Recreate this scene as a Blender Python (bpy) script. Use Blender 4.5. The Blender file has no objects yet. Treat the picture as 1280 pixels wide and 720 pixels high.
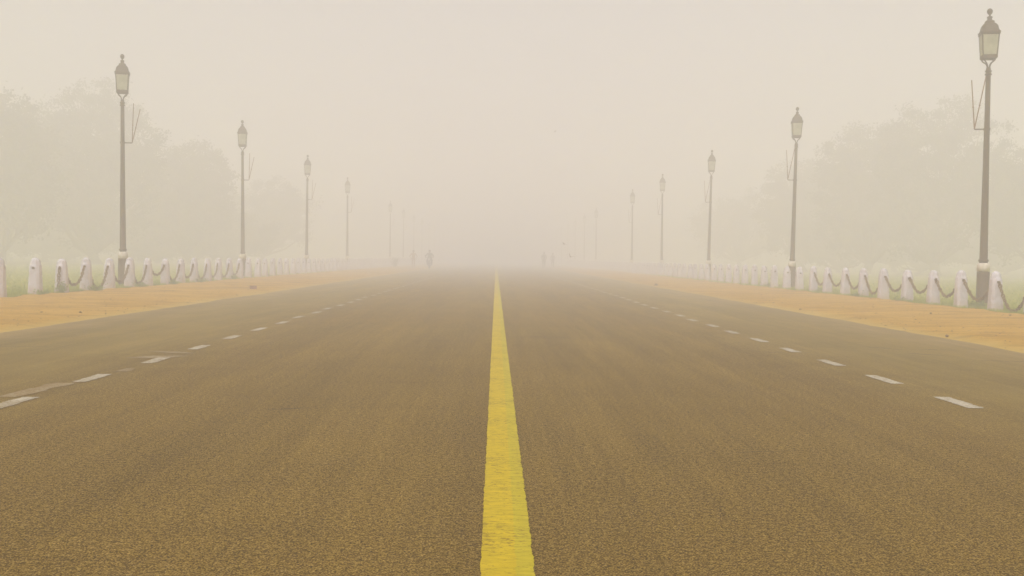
import bpy, math, random
import numpy as np
from mathutils import Vector, Matrix, noise

random.seed(11)
rng = np.random.default_rng(11)
sc = bpy.context.scene
C = sc.collection
F = 1350.0            # focal length in pixels of a 1280 px wide frame

# ------------------------------------------------------------------ camera
cam_d = bpy.data.cameras.new('camera')
cam = bpy.data.objects.new('camera', cam_d)
C.objects.link(cam)
sc.camera = cam
cam_d.sensor_width = 36.0
cam_d.lens = 36.0 * F / 1280.0
cam_d.clip_start = 0.05
cam_d.clip_end = 4000.0
roll = 0.0137
f_ = Vector((-20.0, 37.0, -F)).normalized()                 # where the road's far end lies, seen by the camera
r_ = Vector((math.cos(roll), -math.sin(roll), 0.0))
r_ = (r_ - f_ * r_.dot(f_)).normalized()
u_ = r_.cross(f_)
W2C = Matrix((( r_.x, f_.x, u_.x), (r_.y, f_.y, u_.y), (r_.z, f_.z, u_.z)))
cam.matrix_world = Matrix.Translation((0.0, 0.0, 1.0)) @ W2C.transposed().to_4x4()

# ------------------------------------------------------------------ sky, sun, exposure
SUN_EL, SUN_ROT = math.radians(48), math.radians(200)
world = bpy.data.worlds.new("World")
sc.world = world
world.use_nodes = True
wt = world.node_tree
wt.nodes.clear()
wo = wt.nodes.new('ShaderNodeOutputWorld')
bg = wt.nodes.new('ShaderNodeBackground')
sky = wt.nodes.new('ShaderNodeTexSky')
sky.sky_type = 'NISHITA'
sky.sun_disc = False
sky.sun_elevation = SUN_EL
sky.sun_rotation = SUN_ROT
sky.air_density = 1.0
sky.dust_density = 6.0
sky.ozone_density = 1.0
hs = wt.nodes.new('ShaderNodeHueSaturation')
hs.inputs['Saturation'].default_value = 0.12
tint = wt.nodes.new('ShaderNodeMix')
tint.data_type = 'RGBA'
tint.blend_type = 'MULTIPLY'
tint.inputs['Factor'].default_value = 1.0
tint.inputs['B'].default_value = (1.0, 0.955, 0.965, 1)
wt.links.new(sky.outputs[0], hs.inputs['Color'])
wt.links.new(hs.outputs[0], tint.inputs['A'])
wt.links.new(tint.outputs['Result'], bg.inputs['Color'])
bg.inputs['Strength'].default_value = 0.15
wt.links.new(bg.outputs[0], wo.inputs['Surface'])

sd = bpy.data.lights.new('sun', 'SUN')
sun = bpy.data.objects.new('sun', sd)
C.objects.link(sun)
sd.energy = 1.5
sd.angle = math.radians(50)
sd.color = (1.0, 0.945, 0.935)
az = SUN_ROT
sdir = Vector((math.sin(az) * math.cos(SUN_EL), math.cos(az) * math.cos(SUN_EL), math.sin(SUN_EL)))
sun.rotation_euler = sdir.to_track_quat('Z', 'Y').to_euler()

sc.view_settings.view_transform = 'Standard'
sc.view_settings.look = 'None'
sc.view_settings.exposure = 0.13
sc.view_settings.gamma = 1.0
sc.cycles.use_denoising = True
sc.cycles.volume_bounces = 6
sc.cycles.max_bounces = 8
sc.cycles.transparent_max_bounces = 16

# ------------------------------------------------------------------ haze
HAZE_DENS = 0.0208
HAZE_COL = (0.97, 0.962, 0.955, 1)
HAZE_TOP = 20.0

# ------------------------------------------------------------------ helpers
def ndmat(name):
    m = bpy.data.materials.new(name)
    m.use_nodes = True
    return m, m.node_tree, m.node_tree.nodes, m.node_tree.links, m.node_tree.nodes['Principled BSDF']

def rampn(nt, stops):
    r = nt.nodes.new('ShaderNodeValToRGB')
    e = r.color_ramp.elements
    while len(e) < len(stops):
        e.new(0.5)
    for i, (p, c) in enumerate(stops):
        e[i].position = p
        e[i].color = (*c, 1) if len(c) == 3 else c
    return r

def noisen(nt, scale, detail=4, rough=0.6, vec=None, dist=0.0):
    n = nt.nodes.new('ShaderNodeTexNoise')
    n.inputs['Scale'].default_value = scale
    n.inputs['Detail'].default_value = detail
    n.inputs['Roughness'].default_value = rough
    n.inputs['Distortion'].default_value = dist
    if vec is not None:
        nt.links.new(vec, n.inputs['Vector'])
    return n

def mapn(nt, scale=(1, 1, 1), loc=(0, 0, 0), kind='Object'):
    t = nt.nodes.new('ShaderNodeTexCoord')
    if kind == 'World':
        g = nt.nodes.new('ShaderNodeNewGeometry')
        src = g.outputs['Position']
    else:
        src = t.outputs[kind]
    m = nt.nodes.new('ShaderNodeMapping')
    m.inputs['Scale'].default_value = scale
    m.inputs['Location'].default_value = loc
    nt.links.new(src, m.inputs['Vector'])
    return m.outputs[0]

def mixc(nt, a, b, fac, mode='MIX'):
    m = nt.nodes.new('ShaderNodeMix')
    m.data_type = 'RGBA'
    m.blend_type = mode
    for sock, v in (('A', a), ('B', b), ('Factor', fac)):
        s = m.inputs[sock] if sock != 'Factor' else m.inputs[0]
        if hasattr(v, 'is_linked') or hasattr(v, 'links'):
            nt.links.new(v, s)
        elif isinstance(v, (int, float)):
            s.default_value = v
        else:
            s.default_value = (*v, 1)
    return m.outputs['Result']

def bump(nt, h, strength, dist, bsdf):
    b = nt.nodes.new('ShaderNodeBump')
    b.inputs['Strength'].default_value = strength
    b.inputs['Distance'].default_value = dist
    nt.links.new(h, b.inputs['Height'])
    nt.links.new(b.outputs[0], bsdf.inputs['Normal'])

def simple(name, col, rough=0.8, var=0.25, scale=6.0, bs=0.3, bd=0.01, metal=0.0, dirt=None):
    m, nt, N, L, B = ndmat(name)
    v = mapn(nt)
    n1 = noisen(nt, scale, 6, 0.65, v)
    dark = tuple(c * (1 - var) for c in col)
    lite = tuple(min(1, c * (1 + var * 0.7)) for c in col)
    r = rampn(nt, [(0.32, dark), (0.68, lite)])
    L.new(n1.outputs[0], r.inputs[0])
    out = r.outputs[0]
    if dirt:
        n2 = noisen(nt, scale * 0.45, 5, 0.7, v, 0.6)
        rr = rampn(nt, [(0.52, (0, 0, 0)), (0.72, (1, 1, 1))])
        L.new(n2.outputs[0], rr.inputs[0])
        out = mixc(nt, out, dirt, rr.outputs[0])
    L.new(out, B.inputs['Base Color'])
    B.inputs['Roughness'].default_value = rough
    B.inputs['Metallic'].default_value = metal
    B.inputs['Specular IOR Level'].default_value = 0.25
    n3 = noisen(nt, scale * 8, 4, 0.6, v)
    bump(nt, n3.outputs[0], bs, bd, B)
    return m

class MB:
    """collects geometry for ONE mesh"""
    def __init__(s):
        s.v, s.f, s.m = [], [], []
    def add(s, vs, fs, mi=0, M=None):
        o = len(s.v)
        for p in vs:
            p = Vector(p)
            s.v.append(tuple(M @ p if M is not None else p))
        for f in fs:
            s.f.append(tuple(i + o for i in f))
            s.m.append(mi)
    def loft(s, rings, caps=True, mi=0, M=None, close=False):
        n = len(rings[0])
        vs = [p for r in rings for p in r]
        fs = []
        k = len(rings)
        for i in range(k if close else k - 1):
            a, b = i * n, ((i + 1) % k) * n
            for j in range(n):
                j2 = (j + 1) % n
                fs.append((a + j, a + j2, b + j2, b + j))
        if caps and not close:
            fs.append(tuple(range(n - 1, -1, -1)))
            fs.append(tuple(range((k - 1) * n, k * n)))
        s.add(vs, fs, mi, M)
    def tube(s, pts, rad, sides=6, mi=0, closed=False, M=None):
        pts = [Vector(p) for p in pts]
        n = len(pts)
        if not hasattr(rad, '__len__'):
            rad = [rad] * n
        rings = []
        up = None
        for i in range(n):
            if closed:
                t = pts[(i + 1) % n] - pts[i - 1]
            else:
                t = pts[min(i + 1, n - 1)] - pts[max(i - 1, 0)]
            t.normalize()
            if up is None:
                up = Vector((0, 0, 1)) if abs(t.z) < 0.9 else Vector((1, 0, 0))
            a = t.cross(up)
            if a.length < 1e-4:
                a = t.orthogonal()
            a.normalize()
            b = a.cross(t)
            up = b
            rings.append([pts[i] + (a * math.cos(q) + b * math.sin(q)) * rad[i]
                          for q in (2 * math.pi * j / sides for j in range(sides))])
        s.loft(rings, not closed, mi, M, closed)
    def lathe(s, prof, sides=16, mi=0, M=None, square=0.0):
        rings = []
        for r, z in prof:
            ring = []
            for j in range(sides):
                q = 2 * math.pi * (j + 0.5) / sides
                k = 1.0
                if square:
                    k = 1.0 / (abs(math.cos(q)) ** square + abs(math.sin(q)) ** square) ** (1.0 / square)
                ring.append((r * k * math.cos(q), r * k * math.sin(q), z))
            rings.append(ring)
        s.loft(rings, True, mi, M)
    def box(s, c, d, mi=0, M=None):
        cx, cy, cz = c
        x, y, z = d[0] / 2, d[1] / 2, d[2] / 2
        vs = [(cx + a * x, cy + b * y, cz + e * z) for e in (-1, 1) for a, b in ((-1, -1), (1, -1), (1, 1), (-1, 1))]
        s.add(vs, [(3, 2, 1, 0), (4, 5, 6, 7), (0, 1, 5, 4), (1, 2, 6, 5), (2, 3, 7, 6), (3, 0, 4, 7)], mi, M)
    def mesh(s, name, mats, smooth=False):
        me = bpy.data.meshes.new(name)
        me.from_pydata(s.v, [], s.f)
        for m in (mats if isinstance(mats, (list, tuple)) else [mats]):
            me.materials.append(m)
        me.polygons.foreach_set('material_index', s.m)
        if smooth:
            me.polygons.foreach_set('use_smooth', [True] * len(me.polygons))
        me.update()
        return me
    def build(s, name, mats, parent=None, smooth=False):
        return link(name, s.mesh(name, mats, smooth), parent)

def link(name, me, parent=None):
    o = bpy.data.objects.new(name, me)
    C.objects.link(o)
    if parent is not None:
        o.parent = parent
    return o

def tag(o, label=None, cat=None, group=None, kind=None):
    if label: o['label'] = label
    if cat: o['category'] = cat
    if group: o['group'] = group
    if kind: o['kind'] = kind
    return o

def thing(name, loc, rz=0.0, label=None, cat=None, group=None):
    o = link(name, None)
    o.empty_display_size = 0.2
    o.location = loc
    o.rotation_euler = (0, 0, rz)
    return tag(o, label, cat, group)

def copy_tree(o, parent=None):
    c = o.copy()
    C.objects.link(c)
    if parent is not None:
        c.parent = parent
    for ch in list(o.children):
        copy_tree(ch, c)
    return c

def px(x, y, Z):
    """world X and height of a photo point at depth Z"""
    hor = 323.0 + (x - 620.0) * roll
    return (x - 620.0) * Z / F, 1.0 + (hor - y) * Z / F

def fbm(x, y, s, o=4):
    return noise.fractal(Vector((x * s, y * s, 3.7)), 1.0, 2.0, o)

# ------------------------------------------------------------------ materials
# asphalt: inner lanes browner and coarser, dustier and greyer beyond the dashes
def make_asphalt():
    m, nt, N, L, B = ndmat('asphalt')
    w = mapn(nt, kind='World')
    wl = mapn(nt, (1.0, 0.07, 1.0), kind='World')
    wt_ = mapn(nt, (0.10, 1.0, 1.0), kind='World')
    grain = noisen(nt, 130, 3, 0.8, w)
    g2 = noisen(nt, 40, 4, 0.85, w)
    vor = N.new('ShaderNodeTexVoronoi')
    vor.inputs['Scale'].default_value = 75
    L.new(w, vor.inputs['Vector'])
    big = noisen(nt, 0.9, 5, 0.6, w, 0.5)
    streak = noisen(nt, 1.7, 4, 0.6, wl)
    cross = noisen(nt, 5.0, 4, 0.65, wt_)
    base = rampn(nt, [(0.22, (0.038, 0.020, 0.002)), (0.5, (0.242, 0.144, 0.014)), (0.80, (0.60, 0.415, 0.125))])
    mg = N.new('ShaderNodeMath'); mg.operation = 'MULTIPLY_ADD'
    L.new(grain.outputs[0], mg.inputs[0]); mg.inputs[1].default_value = 2.2; mg.inputs[2].default_value = -0.60
    mg2 = N.new('ShaderNodeMath'); mg2.operation = 'MULTIPLY_ADD'
    L.new(g2.outputs[0], mg2.inputs[0]); mg2.inputs[1].default_value = 1.2
    sub = N.new('ShaderNodeMath'); sub.operation = 'SUBTRACT'
    L.new(mg.outputs[0], sub.inputs[0]); sub.inputs[1].default_value = 0.60
    L.new(sub.outputs[0], mg2.inputs[2])
    L.new(mg2.outputs[0], base.inputs[0])
    col = base.outputs[0]
    # pale single stones
    vr = rampn(nt, [(0.0, (1, 1, 1)), (0.10, (1, 1, 1)), (0.16, (0, 0, 0))])
    L.new(vor.outputs['Distance'], vr.inputs[0])
    vc = N.new('ShaderNodeSeparateColor')
    L.new(vor.outputs['Color'], vc.inputs[0])
    vt = N.new('ShaderNodeMath'); vt.operation = 'GREATER_THAN'; vt.inputs[1].default_value = 0.80
    L.new(vc.outputs[0], vt.inputs[0])
    vm = N.new('ShaderNodeMath'); vm.operation = 'MULTIPLY'
    L.new(vt.outputs[0], vm.inputs[0]); L.new(vr.outputs[0], vm.inputs[1])
    col = mixc(nt, col, (0.62, 0.50, 0.30), vm.outputs[0])
    # dusty outer lanes
    geo = N.new('ShaderNodeNewGeometry')
    sx = N.new('ShaderNodeSeparateXYZ'); L.new(geo.outputs['Position'], sx.inputs[0])
    ab = N.new('ShaderNodeMath'); ab.operation = 'ABSOLUTE'; L.new(sx.outputs[0], ab.inputs[0])
    ad = N.new('ShaderNodeMath'); ad.operation = 'MULTIPLY_ADD'
    L.new(big.outputs[0], ad.inputs[0]); ad.inputs[1].default_value = 1.2; L.new(ab.outputs[0], ad.inputs[2])
    mr = N.new('ShaderNodeMapRange')
    mr.inputs[1].default_value = 3.3; mr.inputs[2].default_value = 4.6
    mr.inputs[3].default_value = 0.0; mr.inputs[4].default_value = 0.62
    L.new(ad.outputs[0], mr.inputs[0])
    col = mixc(nt, col, (0.335, 0.240, 0.060), mr.outputs[0])
    # edge dust
    me_ = N.new('ShaderNodeMapRange')
    me_.inputs[1].default_value = 5.6; me_.inputs[2].default_value = 6.85
    me_.inputs[3].default_value = 0.0; me_.inputs[4].default_value = 0.9
    L.new(ad.outputs[0], me_.inputs[0])
    col = mixc(nt, col, (0.37, 0.26, 0.10), me_.outputs[0])
    # wear along and across the lanes
    r1 = rampn(nt, [(0.30, (0.66, 0.65, 0.62)), (0.70, (1.28, 1.28, 1.28))])
    L.new(streak.outputs[0], r1.inputs[0])
    col = mixc(nt, col, r1.outputs[0], 0.42, 'MULTIPLY')
    wl2 = mapn(nt, (3.2, 0.11, 1.0), kind='World')
    fine = noisen(nt, 2.6, 5, 0.7, wl2)
    r1b = rampn(nt, [(0.30, (0.80, 0.79, 0.77)), (0.70, (1.16, 1.16, 1.16))])
    L.new(fine.outputs[0], r1b.inputs[0])
    col = mixc(nt, col, r1b.outputs[0], 0.6, 'MULTIPLY')
    r2 = rampn(nt, [(0.3, (0.62, 0.60, 0.56)), (0.42, (0.97, 0.97, 0.97)), (0.75, (1.15, 1.15, 1.15))])
    L.new(cross.outputs[0], r2.inputs[0])
    col = mixc(nt, col, r2.outputs[0], 0.25, 'MULTIPLY')
    r3 = rampn(nt, [(0.3, (0.90, 0.89, 0.87)), (0.7, (1.06, 1.06, 1.06))])
    L.new(big.outputs[0], r3.inputs[0])
    col = mixc(nt, col, r3.outputs[0], 0.7, 'MULTIPLY')
    L.new(col, B.inputs['Base Color'])
    B.inputs['Roughness'].default_value = 0.92
    B.inputs['Specular IOR Level'].default_value = 0.12
    bump(nt, mg2.outputs[0], 0.9, 0.008, B)
    return m
asphalt = make_asphalt()

def make_paint(name, c0, c1, wear, wearcol):
    m, nt, N, L, B = ndmat(name)
    w = mapn(nt, kind='World')
    wc = mapn(nt, (0.35, 1.0, 1.0), kind='World')
    n1 = noisen(nt, 26, 4, 0.7, wc)
    n2 = noisen(nt, 110, 3, 0.75, wc)
    n3 = noisen(nt, 2.2, 4, 0.6, w)
    r = rampn(nt, [(0.33, c0), (0.66, c1)])
    L.new(n1.outputs[0], r.inputs[0])
    rr = rampn(nt, [(wear, (1, 1, 1)), (wear + 0.10, (0, 0, 0))])
    ad = N.new('ShaderNodeMath'); ad.operation = 'MULTIPLY_ADD'
    L.new(n3.outputs[0], ad.inputs[0]); ad.inputs[1].default_value = 0.35; 
    sb = N.new('ShaderNodeMath'); sb.operation = 'SUBTRACT'; L.new(n2.outputs[0], sb.inputs[0]); sb.inputs[1].default_value = 0.17
    L.new(sb.outputs[0], ad.inputs[2])
    L.new(ad.outputs[0], rr.inputs[0])
    col = mixc(nt, r.outputs[0], wearcol, rr.outputs[0])
    L.new(col, B.inputs['Base Color'])
    B.inputs['Roughness'].default_value = 0.85
    B.inputs['Specular IOR Level'].default_value = 0.2
    bump(nt, n2.outputs[0], 0.8, 0.005, B)
    return m
yellow = make_paint('yellow_road_paint', (0.46, 0.335, 0.006), (0.62, 0.455, 0.010), 0.36, (0.20, 0.13, 0.012))
yellow2 = make_paint('paler_yellow_road_paint', (0.42, 0.34, 0.010), (0.56, 0.45, 0.022), 0.36, (0.21, 0.14, 0.015))
white_p = make_paint('white_road_paint', (0.42, 0.38, 0.28), (0.58, 0.53, 0.42), 0.43, (0.24, 0.16, 0.05))
worn_p = make_paint('worn_white_road_paint', (0.33, 0.265, 0.15), (0.42, 0.35, 0.22), 0.50, (0.24, 0.155, 0.05))
tar = simple('dark_crack_filler', (0.05, 0.032, 0.014), 0.9, 0.4, 20)

def make_sand():
    m, nt, N, L, B = ndmat('orange_sand')
    w = mapn(nt, kind='World')
    ws = mapn(nt, (0.5, 1.6, 1), kind='World')
    n1 = noisen(nt, 0.8, 5, 0.6, ws, 0.8)
    n2 = noisen(nt, 14, 5, 0.7, w)
    n3 = noisen(nt, 110, 3, 0.7, w)
    r = rampn(nt, [(0.32, (0.34, 0.183, 0.016)), (0.50, (0.47, 0.272, 0.028)), (0.70, (0.56, 0.350, 0.060))])
    L.new(n1.outputs[0], r.inputs[0])
    r2 = rampn(nt, [(0.30, (0.66, 0.62, 0.56)), (0.5, (1, 1, 1)), (0.75, (1.12, 1.1, 1.08))])
    L.new(n2.outputs[0], r2.inputs[0])
    c = mixc(nt, r.outputs[0], r2.outputs[0], 0.6, 'MULTIPLY')
    r3 = rampn(nt, [(0.30, (0.55, 0.5, 0.45)), (0.48, (1, 1, 1)), (0.75, (1.15, 1.15, 1.15))])
    L.new(n3.outputs[0], r3.inputs[0])
    c = mixc(nt, c, r3.outputs[0], 0.6, 'MULTIPLY')
    # pale yellow dust next to the asphalt
    geo = N.new('ShaderNodeNewGeometry')
    sx = N.new('ShaderNodeSeparateXYZ'); L.new(geo.outputs['Position'], sx.inputs[0])
    ab = N.new('ShaderNodeMath'); ab.operation = 'ABSOLUTE'; L.new(sx.outputs[0], ab.inputs[0])
    mr = N.new('ShaderNodeMapRange')
    mr.inputs[1].default_value = 6.05; mr.inputs[2].default_value = 6.5
    mr.inputs[3].default_value = 0.75; mr.inputs[4].default_value = 0.0
    L.new(ab.outputs[0], mr.inputs[0])
    c = mixc(nt, c, (0.48, 0.345, 0.085), mr.outputs[0])
    L.new(c, B.inputs['Base Color'])
    B.inputs['Roughness'].default_value = 0.95
    B.inputs['Specular IOR Level'].default_value = 0.1
    bump(nt, n2.outputs[0], 0.7, 0.02, B)
    return m
sand = make_sand()

def make_lawn():
    m, nt, N, L, B = ndmat('lawn_soil_and_grass')
    w = mapn(nt, kind='World')
    n1 = noisen(nt, 0.35, 5, 0.65, w, 0.5)
    n2 = noisen(nt, 9, 5, 0.75, w)
    r = rampn(nt, [(0.30, (0.28, 0.27, 0.008)), (0.52, (0.33, 0.35, 0.010)), (0.75, (0.44, 0.41, 0.03))])
    L.new(n1.outputs[0], r.inputs[0])
    r2 = rampn(nt, [(0.25, (0.75, 0.75, 0.72)), (0.6, (1.1, 1.1, 1.1))])
    L.new(n2.outputs[0], r2.inputs[0])
    c = mixc(nt, r.outputs[0], r2.outputs[0], 0.8, 'MULTIPLY')
    L.new(c, B.inputs['Base Color'])
    B.inputs['Roughness'].default_value = 0.95
    bump(nt, n2.outputs[0], 0.8, 0.06, B)
    return m
lawn_m = make_lawn()

def leafmat(name, c0, c1, scale=1.2):
    m, nt, N, L, B = ndmat(name)
    w = mapn(nt, kind='World')
    n1 = noisen(nt, scale, 3, 0.6, w)
    r = rampn(nt, [(0.35, c0), (0.66, c1)])
    L.new(n1.outputs[0], r.inputs[0])
    L.new(r.outputs[0], B.inputs['Base Color'])
    B.inputs['Roughness'].default_value = 0.6
    tr = N.new('ShaderNodeBsdfTranslucent')
    L.new(r.outputs[0], tr.inputs[0])
    mx = N.new('ShaderNodeMixShader'); mx.inputs[0].default_value = 0.3
    L.new(B.outputs[0], mx.inputs[1]); L.new(tr.outputs[0], mx.inputs[2])
    L.new(mx.outputs[0], N['Material Output'].inputs[0])
    return m
foliage = leafmat('tree_foliage', (0.035, 0.048, 0.015), (0.085, 0.105, 0.035), 0.8)
foliage2 = leafmat('tree_foliage_olive', (0.05, 0.055, 0.018), (0.11, 0.12, 0.045), 0.8)
grass_m = leafmat('grass_blades', (0.22, 0.28, 0.010), (0.40, 0.43, 0.03), 2.0)
weed_m = leafmat('weed_leaves', (0.12, 0.18, 0.015), (0.28, 0.35, 0.05), 9.0)
bark = simple('bark', (0.12, 0.09, 0.06), 0.9, 0.35, 4, 0.8, 0.03)

def make_bollard_mat():
    m, nt, N, L, B = ndmat('whitewashed_concrete')
    v = mapn(nt)
    oi = N.new('ShaderNodeObjectInfo')
    cm = N.new('ShaderNodeVectorMath'); cm.operation = 'ADD'
    sc_ = N.new('ShaderNodeVectorMath'); sc_.operation = 'SCALE'; sc_.inputs['Scale'].default_value = 37.0
    cb = N.new('ShaderNodeCombineXYZ')
    for i in range(3): L.new(oi.outputs['Random'], cb.inputs[i])
    L.new(cb.outputs[0], sc_.inputs[0])
    L.new(v, cm.inputs[0]); L.new(sc_.outputs[0], cm.inputs[1])
    n1 = noisen(nt, 5, 6, 0.7, cm.outputs[0], 0.3)
    n2 = noisen(nt, 40, 4, 0.7, cm.outputs[0])
    r = rampn(nt, [(0.28, (0.46, 0.43, 0.435)), (0.60, (0.58, 0.56, 0.60))])
    L.new(n1.outputs[0], r.inputs[0])
    # dust splashed up the foot
    sx = N.new('ShaderNodeSeparateXYZ'); L.new(v, sx.inputs[0])
    ad = N.new('ShaderNodeMath'); ad.operation = 'MULTIPLY_ADD'
    L.new(n1.outputs[0], ad.inputs[0]); ad.inputs[1].default_value = 0.45; L.new(sx.outputs[2], ad.inputs[2])
    mr = N.new('ShaderNodeMapRange')
    mr.inputs[1].default_value = 0.20; mr.inputs[2].default_value = 0.50
    mr.inputs[3].default_value = 0.55; mr.inputs[4].default_value = 0.0
    L.new(ad.outputs[0], mr.inputs[0])
    c = mixc(nt, r.outputs[0], (0.44, 0.31, 0.17), mr.outputs[0])
    # flaked spots
    rr = rampn(nt, [(0.68, (0, 0, 0)), (0.76, (1, 1, 1))])
    L.new(n2.outputs[0], rr.inputs[0])
    c = mixc(nt, c, (0.42, 0.36, 0.30), rr.outputs[0])
    L.new(c, B.inputs['Base Color'])
    B.inputs['Roughness'].default_value = 0.85
    bump(nt, n2.outputs[0], 0.5, 0.01, B)
    return m
boll_m = make_bollard_mat()
chain_m = simple('rusty_chain_iron', (0.18, 0.100, 0.014), 0.75, 0.45, 30, 0.6, 0.004, 0.2)
hole_m = simple('chain_eye_iron', (0.10, 0.07, 0.03), 0.7, 0.3, 20)
post_m = simple('olive_brown_lamp_paint', (0.058, 0.034, 0.003), 0.6, 0.25, 9, 0.35, 0.004, 0.0, (0.09, 0.062, 0.022))
rod_m = simple('rusted_rod', (0.20, 0.10, 0.035), 0.8, 0.3, 12)
band_m = simple('whitewash_band', (0.66, 0.61, 0.52), 0.85, 0.2, 7, 0.4, 0.005, 0.0, (0.45, 0.38, 0.28))
bulb_m = simple('opal_bulb', (0.75, 0.72, 0.62), 0.4, 0.05, 5)
def make_glass():
    m, nt, N, L, B = ndmat('milky_lantern_glass')
    n = noisen(nt, 6, 4, 0.6, mapn(nt))
    r = rampn(nt, [(0.3, (0.55, 0.56, 0.40)), (0.7, (0.78, 0.78, 0.62))])
    L.new(n.outputs[0], r.inputs[0]); L.new(r.outputs[0], B.inputs['Base Color'])
    B.inputs['Roughness'].default_value = 0.25
    t = N.new('ShaderNodeBsdfTransparent'); t.inputs[0].default_value = (0.9, 0.92, 0.8, 1)
    tl = N.new('ShaderNodeBsdfTranslucent'); L.new(r.outputs[0], tl.inputs[0])
    m1 = N.new('ShaderNodeMixShader'); m1.inputs[0].default_value = 0.5
    L.new(B.outputs[0], m1.inputs[1]); L.new(tl.outputs[0], m1.inputs[2])
    m2 = N.new('ShaderNodeMixShader'); m2.inputs[0].default_value = 0.35
    L.new(m1.outputs[0], m2.inputs[1]); L.new(t.outputs[0], m2.inputs[2])
    L.new(m2.outputs[0], N['Material Output'].inputs[0])
    return m
glass_m = make_glass()
stone_m = simple('dusty_stone', (0.25, 0.145, 0.045), 0.9, 0.35, 14)
brick_m = simple('broken_brick', (0.28, 0.13, 0.06), 0.9, 0.35, 14)
path_m = simple('pale_path_dust', (0.62, 0.55, 0.36), 0.95, 0.15, 2)

# ------------------------------------------------------------------ ground, road, shoulders
g = MB()
g.add([(-800, -60, -0.03), (800, -60, -0.03), (800, 1400, -0.03), (-800, 1400, -0.03)], [(0, 1, 2, 3)])
tag(g.build('lawn', lawn_m), kind='structure')

def strip(ys, xs, zf):
    vs, fs = [], []
    nx = len(xs)
    for j, y in enumerate(ys):
        for i, x in enumerate(xs):
            xx = x(y) if callable(x) else x
            vs.append((xx, y, zf(xx, y, i)))
    for j in range(len(ys) - 1):
        for i in range(nx - 1):
            a = j * nx + i
            fs.append((a, a + 1, a + nx + 1, a + nx))
    return vs, fs
YS = list(np.arange(-8, 30, 0.25)) + list(np.arange(30, 90, 0.75)) + list(np.arange(90, 400, 8)) + [500, 800, 1390]
b = MB()
YR = list(np.arange(-8, 60, 0.5)) + list(np.arange(60, 400, 6)) + [500, 800, 1390]
b.add(*strip(YR, list(np.linspace(-6.35, 6.35, 27)), lambda x, y, i: 0.0))
road = tag(b.build('road', asphalt, None, True), kind='structure')

for sgn, nm in ((-1, 'left'), (1, 'right')):
    def inner(y, sgn=sgn):
        return sgn * (6.03 + 0.07 * fbm(sgn * 9, y, 0.5) + 0.035 * fbm(sgn * 5, y, 4.0))
    def outer(y, sgn=sgn):
        return sgn * (10.72 + 0.16 * fbm(sgn * 3, y, 0.7) + 0.10 * fbm(sgn * 7, y, 3.0))
    cols = [inner] + [(lambda y, t=t, sgn=sgn: inner(y, sgn) * (1 - t) + outer(y, sgn) * t) for t in np.linspace(0.03, 0.97, 20)] + [outer]
    if sgn > 0:
        pass
    def zf(x, y, i):
        if i == 0: return -0.004
        if i == len(cols) - 1: return -0.05
        z = 0.026 + 0.026 * fbm(x, y, 0.55) + 0.020 * fbm(x, y, 2.2)
        if i == 1: z = 0.009
        return max(z, 0.008 if y < 90 else 0.02)
    b = MB()
    vs, fs = strip(YS, cols, zf)
    if sgn < 0:
        fs = [tuple(reversed(f)) for f in fs]
    b.add(vs, fs)
    tag(b.build('sandy_shoulder', sand, None, True), kind='structure')

b = MB()   # the pale path across the lawn on the right
b.add([(24, 70, -0.026), (80, 71.5, -0.026), (80, 76, -0.026), (24, 74, -0.026)], [(0, 1, 2, 3)])
tag(b.build('path', path_m), kind='structure')

# painted markings, parts of the road
def ragged_patch(x0, x1, y0, y1, step, amp, z, skew=0.0, dens=9, seed=0):
    n = max(2, int((y1 - y0) / step))
    vs, fs = [], []
    for i in range(n + 1):
        y = y0 + (y1 - y0) * i / n
        a = amp * (fbm(seed + 1.3, y, dens) + 0.6 * fbm(seed + 8.1, y, dens * 3))
        c = amp * (fbm(seed + 4.3, y, dens) + 0.6 * fbm(seed + 2.1, y, dens * 3))
        s = skew * (i / n)
        e = 0.35 * amp * math.sin(i * 2.1)
        vs += [(x0 + a + s, y + e, z), (x1 + c + s, y - e, z)]
    for i in range(n):
        k = i * 2
        fs.append((k, k + 1, k + 3, k + 2))
    return vs, fs
b = MB()
xc = 0.049
def line(y0, y1, step, amp):
    v, f = ragged_patch(xc - 0.086, xc + 0.030, y0, y1, step, amp, 0.0045, 0, 22)
    b.add(v, f, 0)
    v2, f2 = ragged_patch(xc + 0.030, xc + 0.088, y0, y1, step, amp, 0.0045, 0, 22)
    # share the inner edge
    for i in range(0, len(v2), 2):
        v2[i] = v[i + 1]
    b.add(v2, f2, 1)
line(1.0, 30, 0.015, 0.0050)
line(30, 260, 0.5, 0.004)
tag(b.build('centre_line', [yellow, yellow2], road))

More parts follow.
